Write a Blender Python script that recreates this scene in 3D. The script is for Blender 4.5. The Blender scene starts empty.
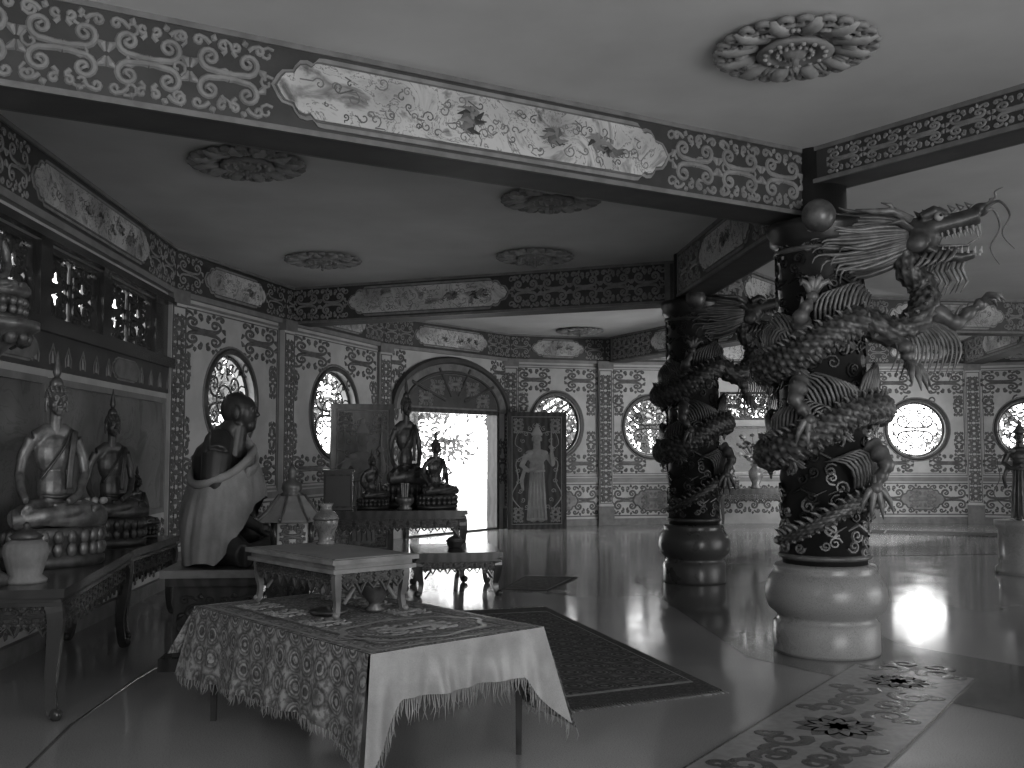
import bpy, math, random
from mathutils import Matrix, Vector, noise
random.seed(7)
pi=math.pi
sin,cos=math.sin,math.cos
CEIL=3.53; BB=3.05

# ------------------------------------------------------------------ materials
MATS={}
def mat(name,c,rough=.5,metal=0.,kind=None,c2=None,scale=5.,bump=0.,spec=.5,lo=.4,hi=.6):
    m=bpy.data.materials.new(name); m.use_nodes=True
    nt=m.node_tree; N=nt.nodes; Lk=nt.links
    b=N['Principled BSDF']
    b.inputs['Roughness'].default_value=rough; b.inputs['Metallic'].default_value=metal
    b.inputs['Specular IOR Level'].default_value=spec
    g=lambda v:(v,v,v,1)
    b.inputs['Base Color'].default_value=g(c)
    if c2 is None: c2=c*.8
    tc=N.new('ShaderNodeTexCoord')
    def ramp(src,stops,interp='LINEAR'):
        r=N.new('ShaderNodeValToRGB'); r.color_ramp.interpolation=interp
        e=r.color_ramp.elements
        while len(e)>1: e.remove(e[-1])
        e[0].position=stops[0][0]; e[0].color=g(stops[0][1])
        for p,v in stops[1:]:
            q=e.new(p); q.color=g(v)
        Lk.new(src,r.inputs[0]); return r.outputs[0]
    def nz(sc,det=4,rough_=.55,dist=0.):
        n=N.new('ShaderNodeTexNoise'); n.inputs['Scale'].default_value=sc; n.inputs['Detail'].default_value=det
        n.inputs['Roughness'].default_value=rough_; n.inputs['Distortion'].default_value=dist
        Lk.new(tc.outputs['Object'],n.inputs['Vector']); return n.outputs[0]
    def mul(a,bb,mode='MULTIPLY',fac=1.):
        x=N.new('ShaderNodeMix'); x.data_type='RGBA'; x.blend_type=mode; x.inputs[0].default_value=fac
        Lk.new(a,x.inputs[6]); Lk.new(bb,x.inputs[7]); return x.outputs[2]
    def vor(sc,rnd=1.,feat='F1'):
        v=N.new('ShaderNodeTexVoronoi'); v.feature=feat; v.inputs['Scale'].default_value=sc
        v.inputs['Randomness'].default_value=rnd; Lk.new(tc.outputs['Object'],v.inputs['Vector']); return v.outputs['Distance']
    out=None; h=None
    if kind is None or kind=='noise':
        n=nz(scale); out=ramp(n,[(lo,c2),(hi,c)]); h=n
    elif kind=='paint':
        n=nz(scale,5,.6,2.2)
        a=ramp(n,[(.30,c2),(.40,c*.7),(.44,c),(.50,c),(.515,c2*1.2),(.53,c),(.62,c*.85),(.70,c2*1.5)])
        n2=nz(scale*.45,2); bb=ramp(n2,[(.35,.5),(.55,1.)])
        out=mul(a,bb); h=n
    elif kind=='carpet':
        v=vor(scale,0.); a=ramp(v,[(0,c),(.14,c),(.16,c2),(.24,c2),(.26,c),(.31,c),(.33,c2),(.42,c*.8),(.46,c2),(.6,c*.9)])
        n=nz(scale*5,3); bb=ramp(n,[(.42,.45),(.55,1.)])
        out=mul(a,bb); h=v
    elif kind=='terrazzo':
        v=nz(150,2,.7); a=ramp(v,[(.36,c2),(.46,c),(.6,c),(.7,c*1.25)])
        n=nz(.7,3); bb=ramp(n,[(.35,.86),(.65,1.)])
        out=mul(a,bb); h=None
        r=nz(2.5,4); rr=ramp(r,[(.3,rough*.7),(.7,rough*1.5)]); Lk.new(rr,b.inputs['Roughness'])
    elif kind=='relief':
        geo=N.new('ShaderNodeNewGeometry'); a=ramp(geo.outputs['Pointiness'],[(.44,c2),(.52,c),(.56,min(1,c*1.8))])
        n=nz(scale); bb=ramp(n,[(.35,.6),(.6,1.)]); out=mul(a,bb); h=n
    elif kind=='wood':
        w=N.new('ShaderNodeTexWave'); w.inputs['Scale'].default_value=scale; w.inputs['Distortion'].default_value=6
        w.inputs['Detail'].default_value=3; Lk.new(tc.outputs['Object'],w.inputs['Vector'])
        out=ramp(w.outputs[0],[(.2,c2),(.8,c)]); h=w.outputs[0]
    elif kind=='weave':
        n=nz(scale,4); w=nz(400,1); out=mul(ramp(n,[(lo,c2),(hi,c)]),ramp(w,[(.4,.8),(.6,1.)])); h=w
    Lk.new(out,b.inputs['Base Color'])
    if bump and h is not None:
        bp=N.new('ShaderNodeBump'); bp.inputs['Strength'].default_value=bump; bp.inputs['Distance'].default_value=.01
        Lk.new(h,bp.inputs['Height']); Lk.new(bp.outputs[0],b.inputs['Normal'])
    MATS[name]=m; return name
WALL=mat('wall_plaster',.50,.6,c2=.42,scale=3)
WDK=mat('wall_dark_field',.05,.45,c2=.035)
ORN=mat('ornament_dark_relief',.12,.5,c2=.08,scale=9)
ORL=mat('ornament_pale_relief',.25,.5,c2=.18,scale=9)
ORM=mat('ornament_mid_relief',.18,.5,c2=.13,scale=9)
MDL=mat('medallion_petal',.34,.6,c2=.25,scale=9)
MDM=mat('medallion_ground',.24,.6,c2=.18,scale=9)
PNT=mat('painted_cartouche',.56,.5,kind='paint',c2=.12,scale=3.2)
MUR=mat('mural_landscape',.23,.5,kind='paint',c2=.12,scale=1.6)
CEI=mat('ceiling_plaster',.66,.75,c2=.55,scale=1.3,lo=.3,hi=.7,bump=.15)
FLO=mat('terrazzo_floor',.31,.10,kind='terrazzo',c2=.19,spec=.7)
FLD=mat('dark_granite_floor',.15,.09,kind='terrazzo',c2=.10,spec=.7)
INL=mat('inlay_dark',.10,.2,c2=.08,scale=20)
INP=mat('inlay_pale',.28,.2,c2=.24,scale=20)
SOF=mat('beam_soffit',.06,.6,c2=.045)
TRM=mat('trim_grey',.22,.5,c2=.17)
WOOD=mat('dark_lacquer_wood',.05,.22,kind='wood',c2=.028,scale=3)
WOD2=mat('carved_pale_wood',.14,.35,kind='relief',c2=.045,scale=8)
WODD=mat('carved_dark_wood',.10,.35,kind='relief',c2=.03,scale=8)
BRA=mat('polished_brass',.17,.40,.4,c2=.09,scale=12,bump=.1)
DKB=mat('dark_bronze',.035,.42,.2,c2=.025,scale=9,bump=.05)
BRD=mat('aged_bronze',.085,.42,.4,c2=.05,scale=12,bump=.1)
SHF=mat('pillar_lacquer',.025,.32,c2=.016)
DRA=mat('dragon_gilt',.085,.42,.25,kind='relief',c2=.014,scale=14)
DRL=mat('dragon_pale_fins',.22,.42,.2,c2=.12,scale=14)
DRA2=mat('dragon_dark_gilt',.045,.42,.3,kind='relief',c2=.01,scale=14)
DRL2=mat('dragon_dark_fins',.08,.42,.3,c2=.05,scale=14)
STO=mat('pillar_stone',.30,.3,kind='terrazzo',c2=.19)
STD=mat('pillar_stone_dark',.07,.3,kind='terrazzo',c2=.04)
CLO=mat('tablecloth_brocade',.42,.5,kind='carpet',c2=.11,scale=8.5,bump=.1)
CLS=mat('tablecloth_satin',.36,.36,kind='weave',c2=.25,scale=4,bump=.1)
SHW=mat('shawl_cotton',.27,.8,kind='weave',c2=.19,scale=5,bump=.1)
RUG=mat('rug_pile',.13,.9,kind='carpet',c2=.02,scale=5.5,bump=.2)
RGB_=mat('rug_border',.09,.9,kind='carpet',c2=.02,scale=14,bump=.2)
BLK=mat('black_cabinet',.02,.3)
WHT=mat('white_ceramic',.5,.3,c2=.4)
CER=mat('vase_glaze',.2,.25,kind='paint',c2=.04,scale=16)
GRS=mat('garden_ground',.55,.9,c2=.35,scale=.8)
LEA=mat('leaf',.16,.7,c2=.06,scale=2)
BRK=mat('bark',.12,.9)
FLW=mat('flower_petal',.5,.6,c2=.3)

# ------------------------------------------------------------------ mesh builder
class MB:
    def __init__(s): s.V=[];s.F=[];s.I=[];s.S=[];s.ms=[];s.M=Matrix();s.warp=None
    def add(s,vs,fs,m,smooth=False):
        if m not in s.ms: s.ms.append(m)
        k=s.ms.index(m); o=len(s.V); M=s.M; w=s.warp
        for v in vs:
            if w: v=w(v)
            s.V.append(M@Vector(v))
        for f in fs:
            s.F.append([a+o for a in f]); s.I.append(k); s.S.append(smooth)
    def box(s,c,d,m):
        x,y,z=c; a,b,e=d[0]/2,d[1]/2,d[2]/2
        vs=[(x+i*a,y+j*b,z+k*e) for i in(-1,1) for j in(-1,1) for k in(-1,1)]
        s.add(vs,[(0,1,3,2),(4,6,7,5),(0,4,5,1),(2,3,7,6),(0,2,6,4),(1,5,7,3)],m)
    def lathe(s,prof,m,n=32,c=(0,0,0),sx=1,sy=1,smooth=True,lob=0,la=0):
        vs=[];fs=[]
        for r,z in prof:
            for i in range(n):
                a=2*pi*i/n; q=r*(1+la*abs(cos(lob*a/2))) if lob else r
                vs.append((c[0]+q*cos(a)*sx,c[1]+q*sin(a)*sy,c[2]+z))
        for j in range(len(prof)-1):
            for i in range(n):
                fs.append((j*n+i,j*n+(i+1)%n,(j+1)*n+(i+1)%n,(j+1)*n+i))
        fs.append(list(range(n))[::-1]); fs.append([(len(prof)-1)*n+i for i in range(n)])
        s.add(vs,fs,m,smooth)
    def tube(s,pts,rad,m,n=8,fl=1.,smooth=True,disp=None,up=None):
        P=[Vector(p) for p in pts]; K=len(P)
        if not hasattr(rad,'__len__'): rad=[rad]*K
        vs=[];fs=[]; t0=(P[1]-P[0]).normalized()
        u=Vector(up) if up else (Vector((0,0,1)) if abs(t0.z)<.9 else Vector((1,0,0)))
        for k in range(K):
            t=(P[min(k+1,K-1)]-P[max(k-1,0)])
            t=t.normalized() if t.length>1e-9 else t0
            if up: u=Vector(up)
            a=(u-t*u.dot(t))
            a=a.normalized() if a.length>1e-6 else Vector((1,0,0))
            u=a; b=t.cross(a)
            for i in range(n):
                q=2*pi*i/n; r=rad[k]
                if disp: r+=disp(k,i,n)
                vs.append(P[k]+a*cos(q)*r*fl+b*sin(q)*r)
        for k in range(K-1):
            for i in range(n):
                fs.append((k*n+i,k*n+(i+1)%n,(k+1)*n+(i+1)%n,(k+1)*n+i))
        fs.append(list(range(n))[::-1]); fs.append([(K-1)*n+i for i in range(n)])
        s.add(vs,fs,m,smooth)
    def ell(s,c,r,m,n=14,R=None):
        if not hasattr(r,'__len__'): r=(r,r,r)
        h=n//2; vs=[];fs=[]
        for j in range(1,h):
            t=pi*j/h
            for i in range(n):
                a=2*pi*i/n; v=Vector((r[0]*sin(t)*cos(a),r[1]*sin(t)*sin(a),r[2]*cos(t)))
                if R: v=R@v
                vs.append(v+Vector(c))
        T=Vector((0,0,r[2]));
        if R: T=R@T
        vs.append(Vector(c)+T); vs.append(Vector(c)-T); a=len(vs)-2; b=a+1
        for j in range(h-2):
            for i in range(n):
                fs.append((j*n+i,(j+1)*n+i,(j+1)*n+(i+1)%n,j*n+(i+1)%n))
        for i in range(n):
            fs.append((a,i,(i+1)%n)); fs.append((b,(h-2)*n+(i+1)%n,(h-2)*n+i))
        s.add(vs,fs,m,True)
    def plate(s,poly,z0,z1,m):
        n=len(poly); vs=[(x,y,z0) for x,y in poly]+[(x,y,z1) for x,y in poly]
        fs=[[n+i for i in range(n)],list(range(n))[::-1]]+[(i,(i+1)%n,n+(i+1)%n,n+i) for i in range(n)]
        s.add(vs,fs,m)
    def rib(s,pts,r,z,m,h=.6,close=False):
        K=len(pts); vs=[];fs=[]
        for k in range(K):
            if close: a=pts[(k-1)%K];b=pts[(k+1)%K]
            else: a=pts[max(k-1,0)];b=pts[min(k+1,K-1)]
            dx,dy=b[0]-a[0],b[1]-a[1]; l=math.hypot(dx,dy) or 1
            rr=r if not hasattr(r,'__len__') else r[k]
            nx,ny=-dy/l*rr,dx/l*rr; x,y=pts[k]
            vs+=[(x+nx,y+ny,z),(x+nx*.5,y+ny*.5,z+rr*h),(x-nx*.5,y-ny*.5,z+rr*h),(x-nx,y-ny,z)]
        for k in range(K if close else K-1):
            o=k*4; p=((k+1)%K)*4
            for i in range(3): fs.append((o+i,p+i,p+i+1,o+i+1))
        s.add(vs,fs,m,False)
    def mesh(s,name):
        me=bpy.data.meshes.new(name); me.from_pydata([tuple(v) for v in s.V],[],s.F)
        for m in s.ms: me.materials.append(MATS[m])
        me.polygons.foreach_set('material_index',s.I); me.polygons.foreach_set('use_smooth',s.S)
        me.update(); return me
    def obj(s,name,loc=(0,0,0),rot=0,sc=1,bev=0,me=None):
        return place(s.mesh(name),name,loc,rot,sc,bev)
def place(me,name,loc=(0,0,0),rot=0,sc=1,bev=0):
    o=bpy.data.objects.new(name,me); bpy.context.collection.objects.link(o)
    o.location=loc; o.rotation_euler=(0,0,rot); o.scale=(sc,sc,sc) if not hasattr(sc,'__len__') else sc
    if bev:
        b=o.modifiers.new('bevel','BEVEL'); b.width=bev; b.segments=2; b.limit_method='ANGLE'; b.angle_limit=.9
    return o
def blend(B,src,m,voxel=.01,it=4):
    """fuse the blobs of builder src into one continuous surface and add to B"""
    me=src.mesh('tmp'); o=bpy.data.objects.new('tmp',me); bpy.context.collection.objects.link(o)
    r=o.modifiers.new('r','REMESH'); r.mode='VOXEL'; r.voxel_size=voxel
    q=o.modifiers.new('s','SMOOTH'); q.factor=.5; q.iterations=it
    dg=bpy.context.evaluated_depsgraph_get(); dg.update(); e=o.evaluated_get(dg); em=e.to_mesh()
    vs=[v.co.copy() for v in em.vertices]; fs=[list(p.vertices) for p in em.polygons]
    e.to_mesh_clear(); bpy.data.objects.remove(o); bpy.data.meshes.remove(me)
    B.add(vs,fs,m,True)

# ------------------------------------------------------------------ ornament
def spiral(cx,cy,r0,r1,a0,turns,n=16):
    out=[]
    for i in range(n+1):
        t=i/n; r=r0+(r1-r0)*t**.8; a=a0+turns*2*pi*t
        out.append((cx+r*cos(a),cy+r*sin(a)))
    return out
def tile(B,cx,cy,w,h,m,lw,z=.0,full=True):
    for sx in(-1,1):
        for sy in(-1,1):
            f=lambda p:[(cx+sx*u*w/2,cy+sy*v*h/2) for u,v in p]
            p=[(0,.08),(.12,.06)]+spiral(.50,.42,.34,.06,-1.9,1.35,18)
            B.rib(f(p),[lw*(1.25-.5*i/len(p)) for i in range(len(p))],z,m)
            B.rib(f([(.5,.78),(.62,.9)]+spiral(.80,.82,.15,.03,2.4,-1.05,9)),lw*.9,z,m)
            B.rib(f([(.2,.55),(.1,.66)]+spiral(.17,.82,.13,.03,-2.2,1.,9)),lw*.9,z,m)
            if full:
                B.rib(f([(.8,.3),(.92,.25),(.99,.05)]),[lw*.6,lw*1.6,lw*.4],z,m)
                B.rib(f([(.34,.9),(.42,.97),(.5,.95)]),[lw*.5,lw*1.7,lw*.5],z,m)
                B.rib(f([(.5,.42),(.54,.48)]),lw*1.6,z,m)
def tiles(B,x0,x1,y0,y1,m,lw,z=.0,asp=1.):
    w=x1-x0;h=y1-y0; n=max(1,round(w/(h*asp)))
    for i in range(n): tile(B,x0+(i+.5)*w/n,(y0+y1)/2,w/n*.98,h*.94,m,lw,z)
def cart(cx,cy,w,h,e=None,n=16):
    e=e or h*.85; q=[]
    K=[(0,1.),(.10,1.),(.20,.98),(.26,.86),(.30,.80),(.40,.86),(.52,.82),(.60,.66),(.64,.52),(.70,.50),(.82,.46),(.90,.30),(.95,.14),(1.,0)]
    for a,b in K: q.append((w/2-e+e*a,h/2*b))
    P=q+[(x,-y) for x,y in q[::-1][1:]]+[(-x,-y) for x,y in q]+[(-x,y) for x,y in q[::-1][1:-1]]
    return [(cx+x,cy+y) for x,y in P]
def cartouche(B,cx,cy,w,h,z,m=PNT,rim=ORL,lw=.012):
    B.plate(cart(cx,cy,w*1.0,h*1.0),z,z+.008,rim)
    B.plate(cart(cx,cy,w-.05*h*2,h*.87),z+.008,z+.013,ORN)
    B.plate(cart(cx,cy,w-.08*h*2,h*.80),z+.013,z+.018,m)
def blobs_painting(B,x0,x1,y0,y1,z,seed):
    """painted swirling clouds, robes and figures inside a cartouche"""
    r=random.Random(seed); h=y1-y0
    n=int((x1-x0)/h*9)
    for i in range(n):
        x=x0+(x1-x0)*(i+r.random())/n; y=y0+h*(.1+.8*r.random()); s=h*(.06+.11*r.random())
        p=spiral(x,y,s,s*.15,r.random()*6,r.choice([-1.2,1.2,.9]),11)
        dx=r.uniform(-1,1)*s*2.; p=[(p[0][0]-dx,min(max(p[0][1]+r.uniform(-1,1)*s,y0),y1))]+p
        B.rib(p,h*.014,z,r.choice([ORN,ORM,ORM,TRM]),.2)
    for k in range(max(2,int((x1-x0)/h/1.4))):
        x=x0+(x1-x0)*r.uniform(.3,.95); y=(y0+y1)/2+h*r.uniform(-.12,.1)
        for j in range(12):
            a=r.random()*6; q=h*.17
            B.rib([(x,y),(x+q*cos(a),y+q*.8*sin(a)),(x+2*q*cos(a+.6),y+1.2*q*sin(a+.6))],[h*.06,h*.055,h*.01],z+.0005*j,r.choice([ORM,WDK,TRM,ORN]),.1)
        B.rib([(x,y+.1*h),(x,y+.2*h)],[h*.03,h*.04],z+.007,ORL,.1)
def wm(p0,p1,z=0):
    d=Vector((p1[0]-p0[0],p1[1]-p0[1],0)); L=d.length; d/=L
    n=Vector((d.y,-d.x,0)); M=Matrix.Identity(4)
    for i in range(3): M[i][0]=d[i]; M[i][1]=(0,0,1)[i]; M[i][2]=n[i]
    M[0][3],M[1][3],M[2][3]=p0[0],p0[1],z
    return M,L
def rect(B,x0,x1,y0,y1,z0,z1,m): B.box(((x0+x1)/2,(y0+y1)/2,(z0+z1)/2),(x1-x0,y1-y0,z1-z0),m)
def frame(B,x0,x1,y0,y1,t,z0,z1,m):
    rect(B,x0,x1,y0,y0+t,z0,z1,m);rect(B,x0,x1,y1-t,y1,z0,z1,m)
    rect(B,x0,x0+t,y0+t,y1-t,z0,z1,m);rect(B,x1-t,x1,y0+t,y1-t,z0,z1,m)
def holewall(B,x0,x1,y0,y1,cx,cy,rx,ry,m,th=.2):
    an=set(2*pi*i/48 for i in range(48))
    for X in(x0,x1):
        for Y in(y0,y1): an.add(math.atan2(Y-cy,X-cx)%(2*pi))
    an=sorted(an); n=len(an); vs=[]
    def outer(a):
        c,s_=cos(a),sin(a); t=1e9
        if c>1e-9:t=min(t,(x1-cx)/c)
        if c<-1e-9:t=min(t,(x0-cx)/c)
        if s_>1e-9:t=min(t,(y1-cy)/s_)
        if s_<-1e-9:t=min(t,(y0-cy)/s_)
        return cx+c*t,cy+s_*t
    for z in(0,-th):
        for a in an: vs.append((cx+rx*cos(a),cy+ry*sin(a),z))
        for a in an: vs.append(outer(a)+(z,))
    fs=[]
    for i in range(n):
        j=(i+1)%n
        fs+=[(i,n+i,n+j,j),(2*n+i,2*n+j,3*n+j,3*n+i),(i,j,2*n+j,2*n+i),(n+i,3*n+i,3*n+j,n+j)]
    B.add(vs,fs,m)
def frieze(B,L,seed=1,y0=BB,y1=CEIL,z=0,c=None,cm=PNT):
    rect(B,0,L,y0,y1,z,z+.03,WDK)
    rect(B,0,L,y0-.03,y0+.025,z,z+.06,TRM); rect(B,0,L,y1-.03,y1,z,z+.05,TRM)
    h=y1-y0-.06; a,b=c if c else (L*.22,L*.78); m_=(y0+y1)/2
    cartouche(B,(a+b)/2,m_,b-a,h*.82,z+.03,cm)
    blobs_painting(B,a+h*.6,b-h*.5,m_-h*.30,m_+h*.30,z+.049,seed)
    if a>.15: tiles(B,.02,a-.01,y0+.04,y1-.04,ORL,.010,z+.03)
    if L-b>.15: tiles(B,b+.01,L-.02,y0+.04,y1-.04,ORL,.010,z+.03)
BAYN=[0]
def round_bay(name,p0,p1,s,zc,rx,ry):
    B=MB(); B.M,L=wm(p0,p1); BAYN[0]+=1
    holewall(B,0,L,0,CEIL,s,zc,rx,ry,WALL)
    frieze(B,L,BAYN[0])
    # panel border, dark scroll corners
    frame(B,.12,L-.12,.90,2.98,.025,0,.018,TRM); frame(B,.17,L-.17,.95,2.93,.012,0,.01,ORN)
    circ=lambda k:[(s+rx*k*cos(2*pi*i/40),zc+ry*k*sin(2*pi*i/40)) for i in range(40)]
    B.rib(circ(1.06),.035,0,WDK,.8,True); B.rib(circ(1.15),.014,0,ORM,.8,True)
    for X in(L*.25,L*.75):
        tile(B,X,2.93-.23,L*.36,.42,ORN,.019); tile(B,X,1.15,L*.36,.34,ORN,.019)
        for q in(-1,1):
            B.rib(spiral(X+q*L*.13,2.36,.09,.02,1.5*q,1.2*q,12),.016,0,ORN); 
    for X in(.17+.11,L-.28): 
        for Y in (1.55,2.25): tile(B,X,Y,.17,.4,ORN,.014)
    # dado
    rect(B,0,L,.80,.88,0,.035,TRM); rect(B,0,L,0,.12,0,.04,ORM)
    frame(B,.08,L-.08,.16,.77,.02,0,.015,ORN)
    tiles(B,.12,L-.12,.18,.75,ORN,.018)
    B.plate(cart(L/2,.46,L*.42,.40,.3),.012,.02,ORL); B.rib(cart(L/2,.46,L*.42,.40,.3),.014,.02,ORN,.6,True); tile(B,L/2,.46,L*.26,.3,ORM,.016,.02)
    o=B.obj(name)
    # window lattice
    W=MB(); W.M=B.M@Matrix.Translation((0,0,-.1))
    W.rib(circ(.97),.025,0,WOOD,.8,True)
    for k in range(2):
        a=pi*k/2+pi/4; W.tube([(s+rx*cos(a),zc+ry*sin(a),0),(s-rx*cos(a),zc-ry*sin(a),0)],.008,WOOD,6)
    tile(W,s,zc,rx*1.6,ry*1.6,WOOD,.015); W.rib(circ(.32),.014,0,WOOD,.8,True)
    for k in range(6):
        a=2*pi*k/6+.2; W.rib(spiral(s+rx*.76*cos(a),zc+ry*.76*sin(a),.13*ry/.5,.03,a,1.2,10),.011,0,WOOD)
    W.obj('window_%d'%BAYN[0])
def plain(name,p0,p1,m=WALL):
    B=MB(); B.M,L=wm(p0,p1); rect(B,0,L,0,CEIL,-.2,0,m); frieze(B,L,3,c=(L*.3,L*.7)); rect(B,0,L,.8,.88,0,.03,TRM); return B.obj(name)
def pilaster(i,p,q,w=.26):
    B=MB(); d=Vector((q[0]-p[0],q[1]-p[1])).normalized(); M,_=wm(p,(p[0]+d.x,p[1]+d.y)); B.M=M
    rect(B,-w/2,w/2,0,BB,-.12,.09,WALL); rect(B,-w/2-.02,w/2+.02,0,.35,0,.12,ORM); rect(B,-w/2-.02,w/2+.02,BB-.12,BB+.02,0,.12,ORM)
    frame(B,-w/2+.01,w/2-.01,.4,BB-.15,.015,.09,.1,ORN)
    for k in range(8): tile(B,0,.57+k*.3,w*.75,.27,ORN,.016,.09)
    B.obj('trim_%d'%i)

# left wall with the row of lattice windows
B=MB(); p0,p1=(-3.26,5.6),(-3.56,10.4); B.M,L=wm(p0,p1)
y0,y1=2.34,2.90; xs=[(.35,1.45),(1.65,2.75),(2.95,4.25)]
rect(B,0,L,0,y0,-.2,0,WALL); rect(B,0,L,y1,CEIL,-.2,0,WALL)
c=0
for a,b in xs: rect(B,c,a,y0,y1,-.2,0,WOOD); c=b
rect(B,c,L,y0,y1,-.2,0,WOOD)
frieze(B,L,11,c=(1.15,3.85))
rect(B,0,L,y0-.1,y0,0,.07,WOOD); rect(B,0,L,y1,y1+.06,0,.07,WOOD)
rect(B,0,L,1.98,2.24,0,.02,WDK)
for k in range(16): 
    x=.15+k*.3
    B.rib([(x-.05,2.02),(x-.06,2.08),(x,2.17),(x+.06,2.08),(x+.05,2.02)],.008,.02,ORM); B.rib([(x,2.03),(x,2.12)],[.018,.006],.02,ORL)
for x in (1.0,3.3): cartouche(B,x,2.11,.75,.2,.02,ORM,ORL)
frame(B,1.6,4.5,.78,1.92,.05,0,.05,TRM); rect(B,1.65,4.45,.83,1.87,0,.02,MUR)
frame(B,.05,1.5,.78,1.92,.05,0,.05,TRM); rect(B,.1,1.45,.83,1.87,0,.02,MUR)
rect(B,0,L,.0,.12,0,.05,ORM); tiles(B,.05,L-.05,.15,.72,ORN,.018)
B.obj('wall_left')
for i,(a,b) in enumerate(xs):
    W=MB(); W.M=B.M@Matrix.Translation((0,0,-.09)); frame(W,a,b,y0,y1,.05,-.03,.05,WOOD)
    W.box(((a+b)/2,(y0+y1)/2,0),(.04,y1-y0,.05),WOOD)
    for k in (0,1):
        xa=a+(b-a)*k/2; tiles(W,xa+.05,xa+(b-a)/2-.03,y0+.05,y1-.05,WOOD,.024)
        tile(W,xa+(b-a)/4,(y0+y1)/2,(b-a)*.25,.5,WOOD,.024)
        frame(W,xa+.09,xa+(b-a)/2-.06,y0+.1,y1-.1,.025,-.01,.012,WOOD)
    W.obj('window_%d'%(20+i))
round_bay('wall_left_rear',(-3.56,10.4),(-2.95,12.85),1.25,1.98,.54,.53)
round_bay('wall_rear_left',(-2.95,12.85),(-2.05,15.7),1.45,1.92,.66,.60)
# door wall
B=MB(); p0,p1=(-2.05,15.7),(-.05,18.3); B.M,L=wm(p0,p1); a,b,dh=.5,2.9,2.06
rect(B,0,a,0,CEIL,-.2,0,WALL);rect(B,b,L,0,CEIL,-.2,0,WALL);rect(B,a,b,dh,CEIL,-.2,0,WALL)
frieze(B,L,5,c=(.7,2.6)); 
tile(B,.24,2.2,.36,1.,ORN,.02); tile(B,.24,1.2,.36,.8,ORN,.02); tile(B,L-.2,1.2,.3,.8,ORN,.02); tile(B,.3,2.8,.5,.4,ORN,.018);tile(B,L-.3,2.8,.5,.4,ORN,.018)
cx=(a+b)/2
pts=[(cx+1.48*cos(pi*i/30),2.06+.86*sin(pi*i/30)) for i in range(31)]
B.plate(pts,.0,.05,WODD); B.rib(pts,.07,.03,WDK,.8)
pts2=[(cx+1.2*cos(pi*i/30),2.10+.62*sin(pi*i/30)) for i in range(31)]; B.rib(pts2,.03,.05,WDK,.8)
B.plate([(cx+1.15*cos(pi*i/30),2.12+.56*sin(pi*i/30)) for i in range(31)],.05,.055,WDK)
for k in range(1,5):
    an=pi*k/5; B.rib([(cx+.3*cos(an),2.12+.2*sin(an)),(cx+1.3*cos(an),2.08+.74*sin(an))],.03,.055,WDK)
for k in range(5):
    an=pi*(k+.5)/5; tile(B,cx+.78*cos(an),2.14+.38*sin(an),.36,.24,ORM,.018,.056)
B.obj('wall_rear')
D=MB(); D.M=B.M; frame(D,a,b,-.04,dh+.03,.07,-.16,.07,WOOD); D.obj('door_1')
round_bay('wall_rear_centre',(-.05,18.3),(1.75,18.9),.92,1.86,.48,.56)
round_bay('wall_rear_right',(1.75,18.9),(3.6,19.2),.9,1.84,.5,.54)
# altar bay
B=MB(); B.M,L=wm((3.6,19.2),(5.4,19.3)); a,b,y0,y1=.4,1.4,1.98,2.52
rect(B,0,a,0,CEIL,-.2,0,WALL);rect(B,b,L,0,CEIL,-.2,0,WALL);rect(B,a,b,y1,CEIL,-.2,0,WALL);rect(B,a,b,0,y0,-.2,0,WALL)
frieze(B,L,6); frame(B,.12,L-.12,.9,2.98,.025,0,.018,TRM); rect(B,0,L,.80,.88,0,.035,TRM); tiles(B,.1,L-.1,.18,.75,ORN,.018); rect(B,.35,1.45,.95,1.85,0,.03,MUR)
frame(B,.35,1.45,.95,1.85,.04,0,.06,WOOD); B.obj('wall_altar')
W=MB(); W.M=B.M@Matrix.Translation((0,0,-.08)); frame(W,a,b,y0,y1,.05,-.03,.05,WOOD); tiles(W,a+.04,b-.04,y0+.04,y1-.04,WOOD,.02); W.box(((a+b)/2,(y0+y1)/2,0),(.04,y1-y0,.05),WOOD); W.obj('window_30')
round_bay('wall_rear_far',(5.4,19.3),(6.9,19.4),.75,1.8,.45,.5)
round_bay('wall_right_rear',(6.9,19.4),(8.9,19.3),.93,1.8,.55,.53)
round_bay('wall_right_far',(8.9,19.3),(10.8,18.6),.95,1.8,.53,.53)
plain('wall_right',(10.8,18.6),(13.6,14)); plain('wall_right_side',(13.6,14),(13.6,-2.4)); plain('wall_back',(13.6,-2.4),(-2.8,-2.4)); plain('wall_left_near',(-2.8,-2.4),(-3.26,5.6))
for i,(p,q) in enumerate([((-3.56,10.4),(-3.2,11.7)),((-2.95,12.85),(-2.6,14)),((-2.05,15.7),(-1.2,16.9)),((-.05,18.3),(1.75,18.9)),((1.75,18.9),(3.6,19.2)),((3.6,19.2),(5.4,19.3)),((5.4,19.3),(6.9,19.4)),((6.9,19.4),(8.9,19.3)),((8.9,19.3),(10.8,18.6))]): pilaster(i+1,p,q)

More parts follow.
